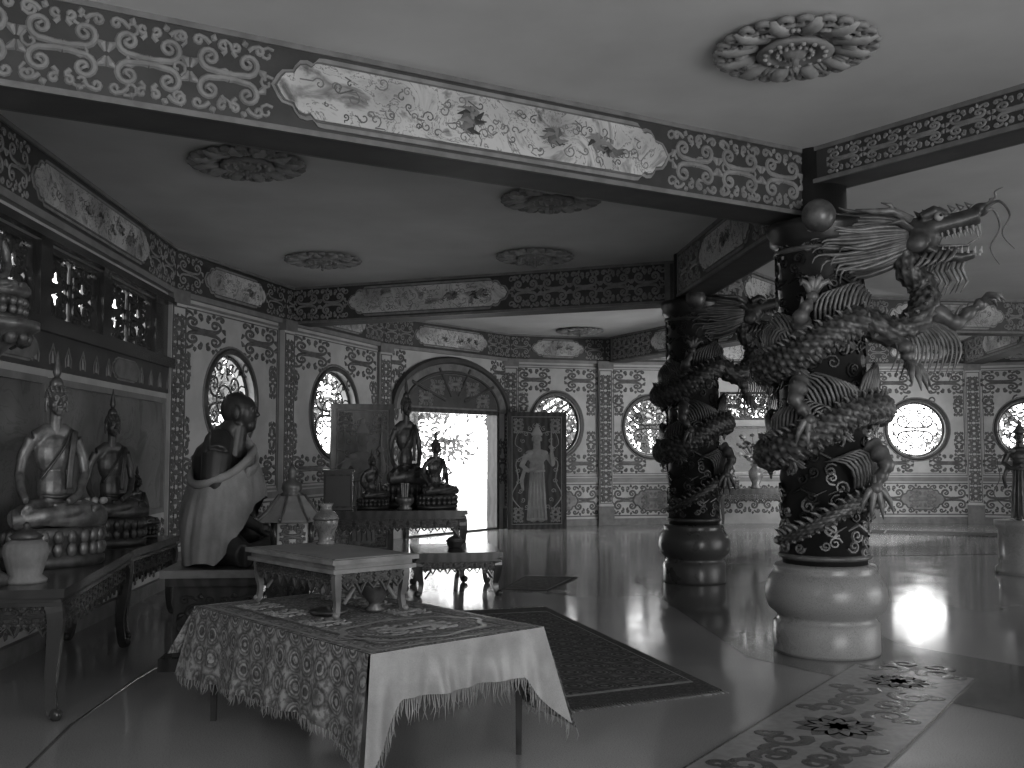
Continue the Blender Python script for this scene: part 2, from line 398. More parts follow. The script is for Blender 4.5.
# ------------------------------------------------------------------ floor / ceiling
B=MB(); B.box((5.1,8.6,-.06),(17.6,22.6,.12),FLO)
B.obj('floor')
B=MB(); B.box((5.1,8.6,CEIL+.06),(17.6,22.6,.12),CEI); B.obj('ceiling')
PC=[(2.2,7.1),(1.95,10.8),(4.2,13.9),(8.0,14.4),(11.2,12.0),(10.9,6.6),(8.4,3.6),(4.4,3.9)]
B=MB()
for i in range(8):
    A=Vector(PC[i]);C=Vector(PC[(i+1)%8]); d=(C-A).normalized(); n=Vector((d.y,-d.x))
    w=.62
    B.add([(*(A-n*w-d*.2),.002),(*(C-n*w+d*.2),.002),(*(C+n*w+d*.2),.002+.0004*(i%2+1)),(*(A+n*w-d*.2),.002+.0004*(i%2+1))],[(0,1,2,3)],FLD)
B.obj('floor_granite_band')
# seam ring in the terrazzo
B=MB(); pts=[(-1.75,3.2),(-1.95,3.8),(-2.12,4.4),(-2.25,5.2),(-2.3,6.2),(-2.28,7.4),(-2.2,8.6),(-2.05,10),(-1.85,11.4),(-1.5,13)]
B.rib(pts,.010,.0005,INL,.15); B.obj('floor_seam_strip')
# lotus inlay panel in front of the pillar
B=MB(); A=Vector((.75,3.85)); C=Vector((2.55,6.45)); d=(C-A).normalized(); L=(C-A).length
M=Matrix.Identity(4); n=Vector((-d.y,d.x)); 
for i in range(2): M[i][0]=d[i]; M[i][1]=n[i]
M[0][3],M[1][3],M[2][3]=A.x,A.y,.003; B.M=M
B.box((L/2,0,0),(L,.74,.004),INP)
frame(B,0,L,-.37,.37,.012,.001,.0032,INL)
def petal(x,y,a,l,w,m=INL,z=.0022):
    c,s_=cos(a),sin(a); P=[(0,0),(.25*l,.5*w),(.6*l,.55*w),(.85*l,.25*w),(l,0),(.85*l,-.25*w),(.6*l,-.55*w),(.25*l,-.5*w)]
    B.plate([(x+c*u-s_*v,y+s_*u+c*v) for u,v in P],z,z+.0012,m)
for cx in (L*.5,L*.12,L*.88):
    for k in range(11): petal(cx,0,k*2*pi/11,.23,.125)
    for k in range(11): petal(cx,0,(k+.5)*2*pi/11,.16,.05,TRM,.0036)
    for k in range(8): petal(cx,0,k*2*pi/8,.1,.06,INL,.005)
    for sx in(-1,1):
        for sy in(-1,1):
            for (ox,oy,r,t) in ((.36,.16,.13,1.3),(.55,.1,.1,-1.2),(.3,.27,.06,1.1)):
                sp=spiral(ox,oy,r,.02,-2.5 if t>0 else 2.5,t,14); B.rib([(cx+sx*x,sy*y) for x,y in sp],[.036*(1-.7*i/15) for i in range(len(sp))],.0022,INL,.05)
B.obj('floor_lotus_inlay')

# ------------------------------------------------------------------ beams
def beam(name,A,C,w=.32,carts=None,zb=BB,front=True,back=True,seed=2):
    B=MB(); M,L=wm(A,C); B.M=M
    rect(B,0,L,zb,CEIL,-w/2,w/2,SOF); 
    for side in ([1] if front else [])+([-1] if back else []):
        B.M=M if side==1 else M@Matrix.Translation((L,0,0))@Matrix.Rotation(pi,4,'Y')
        z=w/2; cs=carts or (L*.27,L*.73)
        rect(B,0,L,zb,CEIL,z,z+.01,WDK)
        rect(B,0,L,zb,zb+.03,z,z+.025,ORM);rect(B,0,L,CEIL-.03,CEIL,z,z+.02,ORM)
        a,b=cs; h=CEIL-zb-.06; my=(CEIL+zb)/2
        if h<.25: 
            tiles(B,.3,L-.1,zb+.04,CEIL-.04,ORL,.009,z+.01,1.6); continue
        cartouche(B,(a+b)/2,my,b-a,h*.9,z+.01)
        blobs_painting(B,a+h*.6,b-h*.45,my-h*.34,my+h*.34,z+.029,seed)
        for (u,v) in((.0,a-.02),(b+.02,L)):
            if v-u>.3:
                if v==L: e0,e1=L-.12,L-.06
                else: e0,e1=.06,.12
                rect(B,e0,e1,zb+.03,CEIL-.03,z+.01,z+.02,ORM)
                uu,vv=(u+.14,v) if v!=L else (u,v-.14)
                tiles(B,uu,vv,zb+.035,CEIL-.035,ORL,.014,z+.01,.85)
                n=max(1,int((vv-uu)/.2))
                for k in range(n+1):
                    x=uu+(vv-uu)*k/n
                    for yy in(zb+.09,CEIL-.09,my): B.rib(spiral(x,yy,.045,.01,k,1.,8),.009,z+.01,ORL)
    B.obj(name)
u=Vector((.866,.5)); S=Vector((1.99,7.13)); A=S-u*5.55
beam('trim_beam_main',tuple(A),tuple(S+u*.12),carts=(5.55-3.84,5.55-1.22),seed=21)
beam('trim_beam_rear',(-2.93,13.25),(1.9,11.3),carts=(.95,3.2),seed=5)
for i in range(5):
    beam('trim_ring_beam_%d'%i,PC[i],PC[i+1],w=.3,seed=30+i)
beam('trim_ring_beam_7',(2.13,7.17),PC[7],w=.26,zb=3.27)
beam('trim_beam_far',PC[2],(2.0,18.9),seed=9); beam('trim_beam_far_right',PC[3],(8.9,19.2),seed=10)

# ------------------------------------------------------------------ ceiling medallions
B=MB()
prof=[(.0,0),(.17,0),(.17,-.02),(.2,-.05),(.14,-.06),(.12,-.03),(.07,-.035),(.05,-.07),(.0,-.08)]
B.lathe(prof,MDM,40)
B.lathe([(.0,0),(.34,0),(.34,-.012),(0,-.013)],MDM,48,lob=24,la=.05)
for k in range(12):
    a=2*pi*k/12; B.M=Matrix.Rotation(a,4,'Z')
    B.tube([(.2,0,-.02),(.3,0,-.035),(.36,0,-.05),(.42,0,-.035)],[.035,.055,.04,.015],MDL,8,.45)
    for sy in(-1,1):
        sp=spiral(.38,sy*.06,.055,.012,pi*sy*.8,1.15*sy,10); B.tube([(x,y,-.03) for x,y in sp],[.018]*len(sp),MDM,6)
        B.tube([(.24,sy*.045,-.02),(.3,sy*.07,-.045)],[.02,.012],MDL,6)
B.M=Matrix()
for k in range(16):
    a=2*pi*k/16; B.ell((.155*cos(a),.155*sin(a),-.055),.016,MDL,8); B.ell((.09*cos(a),.09*sin(a),-.045),(.014,.014,.02),MDL,8)
B.tube([(0,0,-.05),(0,0,-.12)],[.03,.015],ORM,10); B.ell((0,0,-.13),.02,ORL,10)
med=B.mesh('ceiling_medallion')
for x,y in((1.49,5.14),(-1.95,7.25),(-2.1,11.0),(.25,10.8),(.33,8.3),(1.2,17.6),(6.0,9.2)):
    place(med,'ceiling_medallion',(x,y,CEIL),0,1.0)

# ------------------------------------------------------------------ dragon pillar
def smoothpath(pts,n):
    P=[Vector(p) for p in pts]; out=[]
    for i in range(len(P)-1):
        a=P[max(i-1,0)];b=P[i];c=P[i+1];d=P[min(i+2,len(P)-1)]
        for k in range(n):
            t=k/n; out.append(.5*((2*b)+(c-a)*t+(2*a-5*b+4*c-d)*t*t+(3*b-a-3*c+d)*t**3))
    out.append(P[-1]); return out
B=MB()
B.lathe([(.355,0),(.36,.02),(.36,.20),(.345,.215),(.33,.24),(.34,.26),(.39,.30),(.41,.37),(.41,.43),(.39,.50),(.36,.54),(.34,.56),(.35,.58),(.34,.60),(.30,.61)],STO,48)
B.lathe([(.29,.6),(.29,2.82),(.31,2.84),(.34,2.87),(.34,2.92),(.36,2.95),(.36,3.0),(.2,3.02),(.2,CEIL)],SHF,48)
for z in(.66,2.80): B.lathe([(.29,z-.02),(.315,z-.01),(.315,z+.01),(.29,z+.02)],DRA,40)
R=.29
B.warp=lambda v:((R+v[2])*cos(v[0]/R),(R+v[2])*sin(v[0]/R),v[1])
for j in range(9):
    for i in range(7):
        w=2*pi*R/7; x=(i+.5*(j%2))*w; y=.80+j*.245
        rr=random.Random(i*7+j)
        for k in range(5):
            ax=x+rr.uniform(-.1,.1); ay=y+rr.uniform(-.1,.1); s=rr.uniform(.035,.06)
            B.rib(spiral(ax,ay,s,.008,rr.random()*6,rr.choice([-1.4,1.4]),12),.010,.0,DRL if j<1 or k==0 else DRA,1.6)
        B.rib([(x-.12,y+.05),(x-.04,y+.09),(x+.05,y+.04),(x+.13,y+.08)],[.006,.014,.014,.004],0,DRL if j<1 else DRA,1.5)
B.warp=None
# body path (theta 0 = towards -Y)
def hp(th,z,r): return (r*sin(th),-r*cos(th),z)
ctrl=[]
T0=-pi/2-2*pi*2.0; T1=.55
nC=60
for i in range(nC+1):
    t=i/nC; th=T0+(T1-T0)*t; z=.80+1.42*t+.06*sin(th*2+.6); r=.345+.02*sin(th*2.3)+.015*t
    ctrl.append(hp(th,z,r))
ctrl+=[(.36,-.35,2.20),(.50,-.36,2.24),(.60,-.34,2.36),(.62,-.31,2.5),(.54,-.29,2.62),(.50,-.28,2.76)]
path=smoothpath(ctrl,7); K=len(path)
rad=[]
for k in range(K):
    t=k/K
    r=.03+.075*min(1,t/.3); 
    if t>.86: r=.105-.02*(t-.86)/.14
    rad.append(r)
def disp(k,i,n):
    uu=k/2.6; row=math.floor(uu); f=uu-row; vv=(i/n*10+.5*(row%2))%1
    edge=math.sqrt(max(0,1-(2*vv-1)**2))
    return rad[k]*.30*(1-f)*edge-.006
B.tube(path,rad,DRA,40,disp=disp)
# dorsal spines
for k in range(12,K-6,4):
    p=path[k]; t=(path[k+1]-path[k-1]).normalized(); ctr=Vector((0,0,p.z)) if k<K-50 else Vector((.3,-.1,p.z))
    out=(p-ctr); out.z=0; out.normalize(); up=t.cross(out)
    if up.z<0: up=-up
    dvec=(up*.85+out*.5).normalized(); r=rad[k]
    B.tube([p+dvec*r*.9,p+dvec*(r+.035)-t*.015,p+dvec*(r+.06)-t*.04],[.017,.011,.002],DRL,5)
    # belly plates
    dv2=(-up*.6+out*.8).normalized()
    B.tube([p+dv2*r*1.02-up*.02,p+dv2*(r+.012),p-up*(r+.008)+out*.02],[.008,.014,.008],DRL,5)
# flame fins in fans
def fan(c,d,side,n,l,spread,m=DRL,w=.013,curl=.35):
    c=Vector(c); d=Vector(d).normalized(); s_=Vector(side).normalized()
    for i in range(n):
        q=(i/(n-1)-.5)*spread; dd=(d*cos(q)+s_*sin(q)).normalized(); pr=d.cross(s_)
        base=c+s_*(i/(n-1)-.5)*l*.5; LL=l*(1-.35*abs(i/(n-1)-.5)*2)*(1 if i%2 else .85)
        sd=s_*(1 if q>0 else -1)
        B.tube([base,base+dd*LL*.35+pr*.02-sd*LL*.05,base+dd*LL*.7+sd*LL*curl*.2,base+dd*LL*.9+sd*LL*curl*.6,base+dd*LL*.86+sd*LL*curl],[w,w*1.15,w*.9,w*.6,w*.15],m,6)
def comb(p,k,l,n,sgn):
    """a row of parallel curved flame strands hugging the shaft"""
    th0=math.atan2(p.x,-p.y); r0=math.hypot(p.x,p.y)
    for i in range(n):
        a=th0+(i-(n-1)/2)*.085; ll=l*(1-.3*abs(i-(n-1)/2)/(n/2))
        pts=[]
        for q in range(6):
            t=q/5; aa=a+.55*sgn*t*t-.1*t; rr_=r0*(1-t)+(R+.05)*t+.035*sin(pi*t); z=p.z+(.06+ll*sin(t*1.9))*(1)
            pts.append(hp(aa,z,rr_))
        B.tube(pts,[.010,.012,.012,.010,.007,.002],DRL if i%3 else DRA,5)
for k in range(70,K-50,26):
    comb(path[k],k,.26,13,1 if (k//26)%2 else -1)
    p=path[k]; o=Vector((p.x,p.y,0)).normalized(); tan=Vector((-o.y,o.x,0))
    fan(p+o*.0-Vector((0,0,.07)),Vector((0,0,-1))+tan*.4,tan,7,.13,.7,DRA)
# legs with talons
def leg(p,kn,ft,fd):
    p,kn,ft,fd=map(Vector,(p,kn,ft,fd)); pts=smoothpath([p,(p+kn)/2+Vector((0,0,.02)),kn,(kn+ft)/2,ft],4); n=len(pts)
    B.tube(pts,[.075-.045*i/(n-1)+.008*sin(i*1.7) for i in range(n)],DRA,12)
    fd.normalize(); s_=fd.cross(Vector((0,0,1))).normalized() if abs(fd.z)<.9 else Vector((1,0,0))
    B.ell(ft,.045,DRA,10)
    for i in range(4):
        q=(i-1.5)*.5; dd=fd*cos(q)+s_*sin(q); upv=Vector((0,0,1))
        B.tube([ft,ft+dd*.07+upv*.035,ft+dd*.13+upv*.01,ft+dd*.165-upv*.045],[.024,.026,.02,.003],DRL,7)
    B.tube([ft,ft-fd*.07+upv*.02,ft-fd*.11-upv*.03],[.022,.018,.003],DRL,7)
    fan(kn,(0,0,1),fd,6,.12,.8,DRA)
leg((.56,-.33,2.36),(.80,-.38,2.26),(.96,-.40,2.38),(.8,-.3,.3))
leg((.34,-.3,2.2),(.44,-.42,2.08),(.46,-.46,1.96),(.3,-.4,-.7))
leg((-.22,-.26,1.85),(-.28,-.34,1.74),(-.20,-.38,1.60),(.1,-.1,-.9))
leg((.26,-.24,1.42),(.32,-.34,1.3),(.24,-.36,1.14),(.0,-.1,-.9))
leg((-.2,-.26,2.18),(-.24,-.36,2.3),(-.16,-.36,2.44),(.2,-.1,.9))
# head
Hs=Matrix.Translation((.60,-.28,2.87))@Matrix.Rotation(-.30,4,'Z')@Matrix.Rotation(-.12,4,'Y')@Matrix.Scale(1.2,4)
Q=MB()
Q.ell((0,0,0),(.14,.11,.11),DRA); Q.tube([(.03,0,.03),(.14,0,.035),(.24,0,.045),(.33,0,.06)],[.095,.08,.07,.065],DRA,14,.8)
Q.ell((.345,0,.09),(.05,.06,.04),DRA); Q.ell((.37,.035,.1),.022,DRA);Q.ell((.37,-.035,.1),.022,DRA)
Q.tube([(0,0,-.06),(.1,0,-.13),(.2,0,-.165),(.28,0,-.155)],[.075,.06,.05,.04],DRA,12,.6)
for s_ in(-1,1):
    Q.tube([(.02,s_*.07,.09),(.1,s_*.07,.115),(.17,s_*.055,.09)],[.03,.035,.015],DRA,8); Q.ell((-.02,s_*.09,-.05),(.07,.035,.06),DRA)
B.M=Hs
blend(B,Q,DRA,.009,2)
for s_ in(-1,1):
    B.ell((.115,s_*.085,.075),.026,WHT,12); B.ell((.125,s_*.108,.078),.010,BLK,8)
    B.tube([(-.03,s_*.06,.09),(-.12,s_*.1,.15),(-.22,s_*.13,.16),(-.32,s_*.13,.19)],[.028,.024,.018,.004],DRL,8)
    B.tube([(-.12,s_*.1,.15),(-.13,s_*.13,.18),(-.18,s_*.14,.2)],[.016,.012,.003],DRL,6)
    B.tube([(-.05,s_*.1,.03),(-.1,s_*.17,.07),(-.17,s_*.2,.06)],[.03,.028,.004],DRA,8,.5)
    B.tube(smoothpath([(.36,s_*.05,.08),(.43,s_*.1,.10),(.46,s_*.16,.0),(.40,s_*.2,-.1),(.44,s_*.24,-.2)],5),[.010-.0004*i for i in range(21)],DRL,6)
    B.tube(smoothpath([(.36,s_*.04,.1),(.42,s_*.06,.13),(.42,s_*.09,.16),(.46,s_*.12,.17)],5),[.011-.0006*i for i in range(16)],DRL,6)
    for i in range(7):
        x=.12+.033*i; B.tube([(x,s_*.05,.0),(x+.004,s_*.052,-.045 if i<6 else -.07)],[.011,.001],WHT,6)
        B.tube([(x-.01,s_*.035,-.125-.006*i),(x,s_*.037,-.085-.006*i)],[.010,.001],WHT,6)
    for i in range(5):   # jaw fringe
        B.tube([(.02+.04*i,s_*.06,-.12),(-.02+.04*i,s_*.1,-.17),(-.07+.04*i,s_*.1,-.2)],[.014,.012,.002],DRL,6)
B.tube([(.05,0,-.07),(.16,0,-.09),(.25,0,-.1),(.32,0,-.06)],[.03,.03,.022,.005],DRL,8,.4)
for i in range(64):
    a=-2.9+5.8*i/63; s0=Vector((-.06,.10*sin(a),.10*cos(a))); l=.34+.16*abs(sin(i*1.3))
    w=.03*sin(i*.9); ly=Vector((0,s0.y*.9,s0.z*1.1))
    B.tube(smoothpath([s0,s0+Vector((-.3*l,0,0))+ly*.5,s0+Vector((-.7*l,w*.5,w*.4))+ly*.8,s0+Vector((-l,w*.4,.02))+ly*1.1,s0+Vector((-l*1.08,w,.05*cos(a)))+ly*1.4],3),[.012,.014,.015,.015,.015,.014,.013,.012,.010,.008,.006,.004,.002],DRL if i%2 else DRA,6)
for i in range(9):
    x=.02+.028*i; B.tube([(x,0,-.14),(x-.04,.02*(i%3-1),-.22),(x-.02,.03*(i%3-1),-.3+.02*(i%2)),(x-.07,0,-.36)],[.014,.013,.009,.002],DRL,6)
for i in range(8):
    B.tube([(.3-.045*i,0,.115-.001*i),(.27-.045*i,0,.15)],[.018,.002],DRL,6)
B.M=Matrix()
# strands falling below the neck
for i in range(16):
    x=.36+.028*i; B.tube(smoothpath([(x*.8,-.34,2.30),(x,-.40,2.18),(x+.03,-.42,2.05),(x-.02,-.41,1.93-.04*(i%3))],3),[.012,.013,.013,.013,.012,.011,.009,.007,.005,.002],DRL if i%2 else DRA,5)
# pearl on top of the pillar
B.lathe([(.05,2.94),(.07,2.96),(.06,2.98)],DRA,16,c=(-.1,-.33,0)); B.ell((-.1,-.34,3.0),.115,BRA,20)
pil=B.mesh('dragon_pillar')
place(pil,'dragon_pillar',(PC[0][0],PC[0][1],.002))
p2=pil.copy(); 
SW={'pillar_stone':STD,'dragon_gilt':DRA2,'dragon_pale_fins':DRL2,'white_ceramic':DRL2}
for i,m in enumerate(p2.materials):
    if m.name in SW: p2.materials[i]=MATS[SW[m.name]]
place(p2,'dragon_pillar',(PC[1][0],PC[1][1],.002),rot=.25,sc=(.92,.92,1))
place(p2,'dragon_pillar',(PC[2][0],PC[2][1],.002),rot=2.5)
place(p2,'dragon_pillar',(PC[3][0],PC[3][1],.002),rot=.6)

# ------------------------------------------------------------------ figures
def hand(Q,c,d,side,m,s=1.,curl=(0,0,-1)):
    c=Vector(c);d=Vector(d).normalized();sd=Vector(side).normalized();cu=Vector(curl)
    Q.ell(c,(.034*s,.034*s,.022*s),m,10)
    for i,l in enumerate((.062,.074,.068,.052)):
        o=sd*(i-1.5)*.021*s
        Q.tube([c+o*.8,c+o+d*(.035+l*.4)*s,c+o*1.05+d*(.03+l*.75)*s+cu*.012*s,c+o*1.05+d*(.03+l)*s+cu*.035*s],[.012*s,.0105*s,.0095*s,.007*s],m,7)
    Q.tube([c-sd*.02*s,c-sd*.05*s+d*.025*s,c-sd*.055*s+d*.055*s],[.013*s,.012*s,.008*s],m,7)
def head(Q,m,real=False):
    if real:   # bald, rounded skull, small features
        Q.ell((0,.035,.885),(.088,.108,.098),m,20); Q.ell((0,-.03,.865),(.074,.074,.095),m,18); Q.ell((0,-.055,.795),(.048,.045,.040),m)
        Q.ell((0,.0,.81),(.062,.07,.05),m)
        Q.tube([(0,-.096,.885),(0,-.108,.862),(0,-.118,.846)],[.008,.011,.014],m,8)
        Q.ell((0,-.094,.815),(.026,.010,.006),m,10); Q.ell((0,-.091,.804),(.022,.010,.007),m,10)
        for s_ in(-1,1):
            Q.tube([(s_*.012,-.1,.896),(s_*.035,-.096,.902),(s_*.06,-.075,.893)],[.006,.007,.005],m,6)
            Q.ell((s_*.032,-.088,.878),(.017,.012,.009),m,10)
            Q.ell((s_*.090,.02,.862),(.012,.028,.044),m,10)
        Q.tube([(0,.05,.62),(0,.035,.7),(0,.02,.8)],[.082,.072,.068],m,14)
        return
    Q.ell((0,.02,.875),(.083,.1,.095),m); Q.ell((0,-.03,.845),(.068,.07,.085),m); Q.ell((0,-.065,.785),(.036,.033,.028),m)
    Q.tube([(0,-.09,.875),(0,-.108,.85),(0,-.122,.832)],[.010,.013,.017],m,8)
    Q.ell((0,-.098,.803),(.03,.013,.008),m,10); Q.ell((0,-.094,.792),(.024,.013,.008),m,10)
    for s_ in(-1,1):
        Q.tube([(s_*.012,-.1,.885),(s_*.035,-.098,.893),(s_*.06,-.075,.883)],[.006,.008,.006],m,6)
        Q.ell((s_*.032,-.088,.866),(.019,.013,.010),m,10); Q.ell((s_*.045,-.07,.83),(.022,.02,.022),m,10)
        Q.ell((s_*.086,.015,.835),(.012,.026,.062),m,10)
        Q.ell((s_*.018,-.104,.833),(.009,.01,.007),m,8)
    Q.tube([(0,.04,.62),(0,.025,.7),(0,.015,.8)],[.062,.052,.055],m,12)
def seated(m,real=False):
    Q=MB()
    Q.ell((0,.06,.12),(.18,.14,.12),m)
    if not real:
        Q.ell((0,.04,.28),(.13,.11,.16),m); Q.ell((0,.04,.5),(.165,.11,.16),m)
        Q.tube([(-.17,.045,.60),(-.08,.04,.645),(.08,.04,.645),(.17,.045,.60)],[.058,.062,.062,.058],m,12)
    else:
        Q.ell((0,.06,.28),(.18,.16,.20),m); Q.ell((0,.06,.46),(.20,.17,.20),m); Q.ell((0,.10,.56),(.18,.15,.13),m)
        Q.tube([(-.21,.045,.58),(-.10,.06,.65),(.10,.06,.65),(.21,.045,.58)],[.09,.10,.10,.09],m,12)
        Q.tube([(0,.09,.60),(0,.02,.70),(0,-.05,.78)],[.115,.09,.07],m,14)
    for s_ in(-1,1):
        Q.tube([(s_*.08,.04,.1),(s_*.22,-.06,.1),(s_*.37,-.17,.075)],[.11,.095,.065],m,12)
    Q.tube([(.37,-.17,.065),(.15,-.26,.06),(-.1,-.28,.06),(-.2,-.25,.07)],[.062,.058,.04,.035],m,12)
    Q.tube([(-.37,-.17,.065),(-.15,-.27,.09),(.1,-.29,.12),(.22,-.25,.13)],[.062,.058,.042,.035],m,12)
    for f,z in((-.23,.07),(.25,.13)):
        Q.tube([(f,-.25,z),(f*1.25,-.22,z+.01),(f*1.45,-.18,z)],[.035,.03,.018],m,10,.7)
    if not real:
        Q.tube([(-.185,.045,.60),(-.25,.06,.48),(-.275,.04,.36),(-.29,-.08,.26),(-.28,-.2,.19)],[.052,.047,.042,.035,.027],m,12)
        hand(Q,(-.275,-.235,.155),(0,-.35,-1),(1,0,0),m,1.,(0,.4,-.3))
    else:
        Q.tube([(-.215,.045,.60),(-.26,.05,.47),(-.25,.02,.36),(-.17,-.12,.25),(-.05,-.22,.2)],[.10,.088,.058,.042,.03],m,12)
        hand(Q,(-.02,-.25,.2),(1,-.2,0),(0,.8,.2),m,1.)
    Q.tube([(.185,.045,.60),(.25,.06,.48),(.265,.03,.35),(.17,-.12,.22),(.05,-.21,.175)],[.052,.047,.042,.035,.027],m,12)
    hand(Q,(.01,-.235,.165),(-1,-.1,0),(0,1,.1),m,1.,(0,-.3,.3))
    B=MB(); blend(B,Q,m,.0105,3)
    H=MB(); head(H,m,real)
    if real: B.M=Matrix.Translation((0,-.075,-.03))
    blend(B,H,m,.0062,3); B.M=Matrix()
    return B
def buddha(m,m2):
    B=MB()
    # lotus throne
    B.lathe([(.40,0),(.42,.02),(.42,.06),(.36,.08),(.33,.12),(.36,.16),(.40,.2),(.40,.24),(.37,.26)],m2,40,sy=.78)
    for k in range(22):
        a=2*pi*k/22
        for z,dz in((.20,.055),(.115,-.05)):
            c=(.39*cos(a),.39*.78*sin(a),z); B.ell(c,(.045,.045,.05),m,8)
    B.M=Matrix.Translation((0,.04,.25)); S=seated(m)
    o=len(B.V)
    for v in S.V: B.V.append(B.M@v)
    for f in S.F: B.F.append([q+o for q in f])
    B.I+= [B.ms.index(m)]*len(S.F); B.S+=S.S
    # hair curls, ushnisha, flame
    for j in range(7):
        z=.885+.013*j; n=18-j*2; rr=math.sqrt(max(0,1-((z-.875)/.1)**2))
        for i in range(n):
            a=2*pi*(i+.5*(j%2))/n
            if j<3 and abs((a-1.5*pi+pi)%(2*pi)-pi)<.75: continue
            B.ell((.083*rr*cos(a),.02+.1*rr*sin(a),z),.014,m,6)
    B.lathe([(.055,.955),(.052,.985),(.035,1.01),(.02,1.02)],m,16,c=(0,.02,0),lob=10,la=.15)
    B.lathe([(.018,1.02),(.03,1.05),(.026,1.09),(.014,1.14),(.003,1.2)],m,12,c=(0,.02,0),lob=6,la=.25)
    # robe edge and shoulder sash
    B.tube(smoothpath([(.12,-.02,.665),(.06,-.085,.56),(-.04,-.1,.44),(-.13,-.06,.33)],4),.010,m2,8)
    B.tube(smoothpath([(.15,-.03,.655),(.12,-.095,.55),(.10,-.1,.4),(.09,-.11,.26)],4),[.028]*13,m2,10,.35,up=(0,-1,0))
    B.tube([(-.12,-.09,.22),(0,-.115,.21),(.12,-.09,.22)],.013,m2,8)
    B.M=Matrix()
    return B.mesh('buddha')
bud=buddha(BRA,BRD); budd=buddha(BRD,DKB)

# ------------------------------------------------------------------ tables
def table(Lx,Wy,H,mt,ml,carve=True,thick=.045,leg=.045,apron=.12,flare=.03,cm=None):
    B=MB()
    B.box((0,0,H-thick/2),(Lx,Wy,thick),mt); B.box((0,0,H-thick-.012),(Lx-.05,Wy-.05,.024),ml)
    B.box((0,0,H-thick-.024-.01),(Lx-.02,Wy-.02,.02),ml)
    z=H-thick-.04
    for s_ in(-1,1):
        B.box((0,s_*(Wy/2-.05),z-apron/2),(Lx-.1,.025,apron),ml); B.box((s_*(Lx/2-.05),0,z-apron/2),(.025,Wy-.1,apron),ml)
        for t in(-1,1):
            x,y=s_*(Lx/2-.06),t*(Wy/2-.06)
            pts=smoothpath([(x,y,z),(x+s_*flare*.6,y+t*flare*.6,z-.1*H),(x+s_*flare*.2,y+t*flare*.2,z-.35*H),(x-s_*flare*.2,y-t*flare*.2,.28*H),(x+s_*flare*.3,y+t*flare*.3,.07*H),(x+s_*flare,y+t*flare,leg*.45)],4)
            n=len(pts); B.tube(pts,[leg*(1.15-.5*min(1,i/(n*.6))) for i in range(n)],ml,4,1,False)
            B.ell((x+s_*flare,y+t*flare,leg*.62),leg*.62,ml,10)
            # corner brackets
            B.tube([(x-s_*.03,y,z-apron),(x-s_*.10,y,z-apron-.02),(x-s_*.04,y,z-apron-.1)],[.02,.014,.01],ml,6)
    if carve:
        for f in range(4):
            if f<2: M=Matrix.Translation((0,(-1 if f==0 else 1)*(Wy/2-.036),z-apron/2))@Matrix.Rotation(0 if f==0 else pi,4,'Z')@Matrix.Rotation(pi/2,4,'X'); l=Lx-.14
            else: M=Matrix.Translation(((-1 if f==2 else 1)*(Lx/2-.036),0,z-apron/2))@Matrix.Rotation(-pi/2 if f==2 else pi/2,4,'Z')@Matrix.Rotation(pi/2,4,'X'); l=Wy-.14
            B.M=M; tiles(B,-l/2,l/2,-apron*.55,apron*.5,cm or WODD,.007 if apron<.15 else .01,0,1.4)
            n=int(l/.07)
            for k in range(n):
                x=-l/2+(k+.5)*l/n; B.rib([(x-.028,-apron/2),(x,-apron/2-.03-.02*(k%2)),(x+.028,-apron/2)],.009,-.008,ml,1.5)
            B.M=Matrix()
    return B
# left altar tables
table(2.05,.56,.68,WOOD,WOOD,apron=.11,leg=.055).obj('altar_table',(-2.80,6.2,0),math.atan2(1,-.2),bev=.004)
table(1.3,.5,.66,WOOD,WOOD,apron=.11,leg=.05).obj('altar_table',(-3.1,8.1,0),math.atan2(1,-.06),bev=.004)
place(bud,'buddha_statue',(-2.86,6.3,.68),.85,(.76,.5,.93)); place(budd,'buddha_statue',(-3.10,7.8,.66),.85,(.66,.5,.84))
place(budd,'buddha_statue',(-3.16,8.5,.66),.95,.42)
# tall stand with another Buddha near the left edge
B=MB(); B.lathe([(.16,0),(.16,.04),(.10,.08),(.06,.15),(.05,.6),(.08,.68),(.05,.75),(.05,1.2),(.12,1.28),(.24,1.36),(.27,1.38),(.27,1.42),(0,1.42)],BRA,32)
for k in range(14):
    a=2*pi*k/14; B.ell((.2*cos(a),.2*sin(a),1.33),(.04,.04,.05),BRD,8)
B.obj('offering_stand',(-2.86,5.40,.68)); place(bud,'buddha_statue',(-2.88,5.40,2.1),.9,.55)
# pleated white offering urn on the table
B=MB(); B.lathe([(.13,0),(.135,.02),(.10,.05),(.12,.12),(.14,.2),(.13,.26),(.09,.29)],SHW,60,lob=20,la=.06)
B.lathe([(.09,.29),(.11,.31),(.06,.35),(.02,.37),(.025,.39),(.005,.41)],BRD,24)
B.obj('offering_urn',(-2.66,5.52,.68),.7,.8)
B=MB(); B.lathe([(.05,0),(.05,.01),(.02,.03),(.02,.1),(.06,.13),(.07,.2),(.06,.2),(.05,.14)],BRA,20); 
for k in range(7): B.tube([(0,0,.15),(.03*cos(k),.03*sin(k),.28),(.06*cos(k),.06*sin(k),.36)],.003,LEA,5);B.ell((.06*cos(k),.06*sin(k),.37),.025,FLW,8)
me=B.mesh('flower_cup'); place(me,'flower_cup',(-2.9,7.0,.68),1)

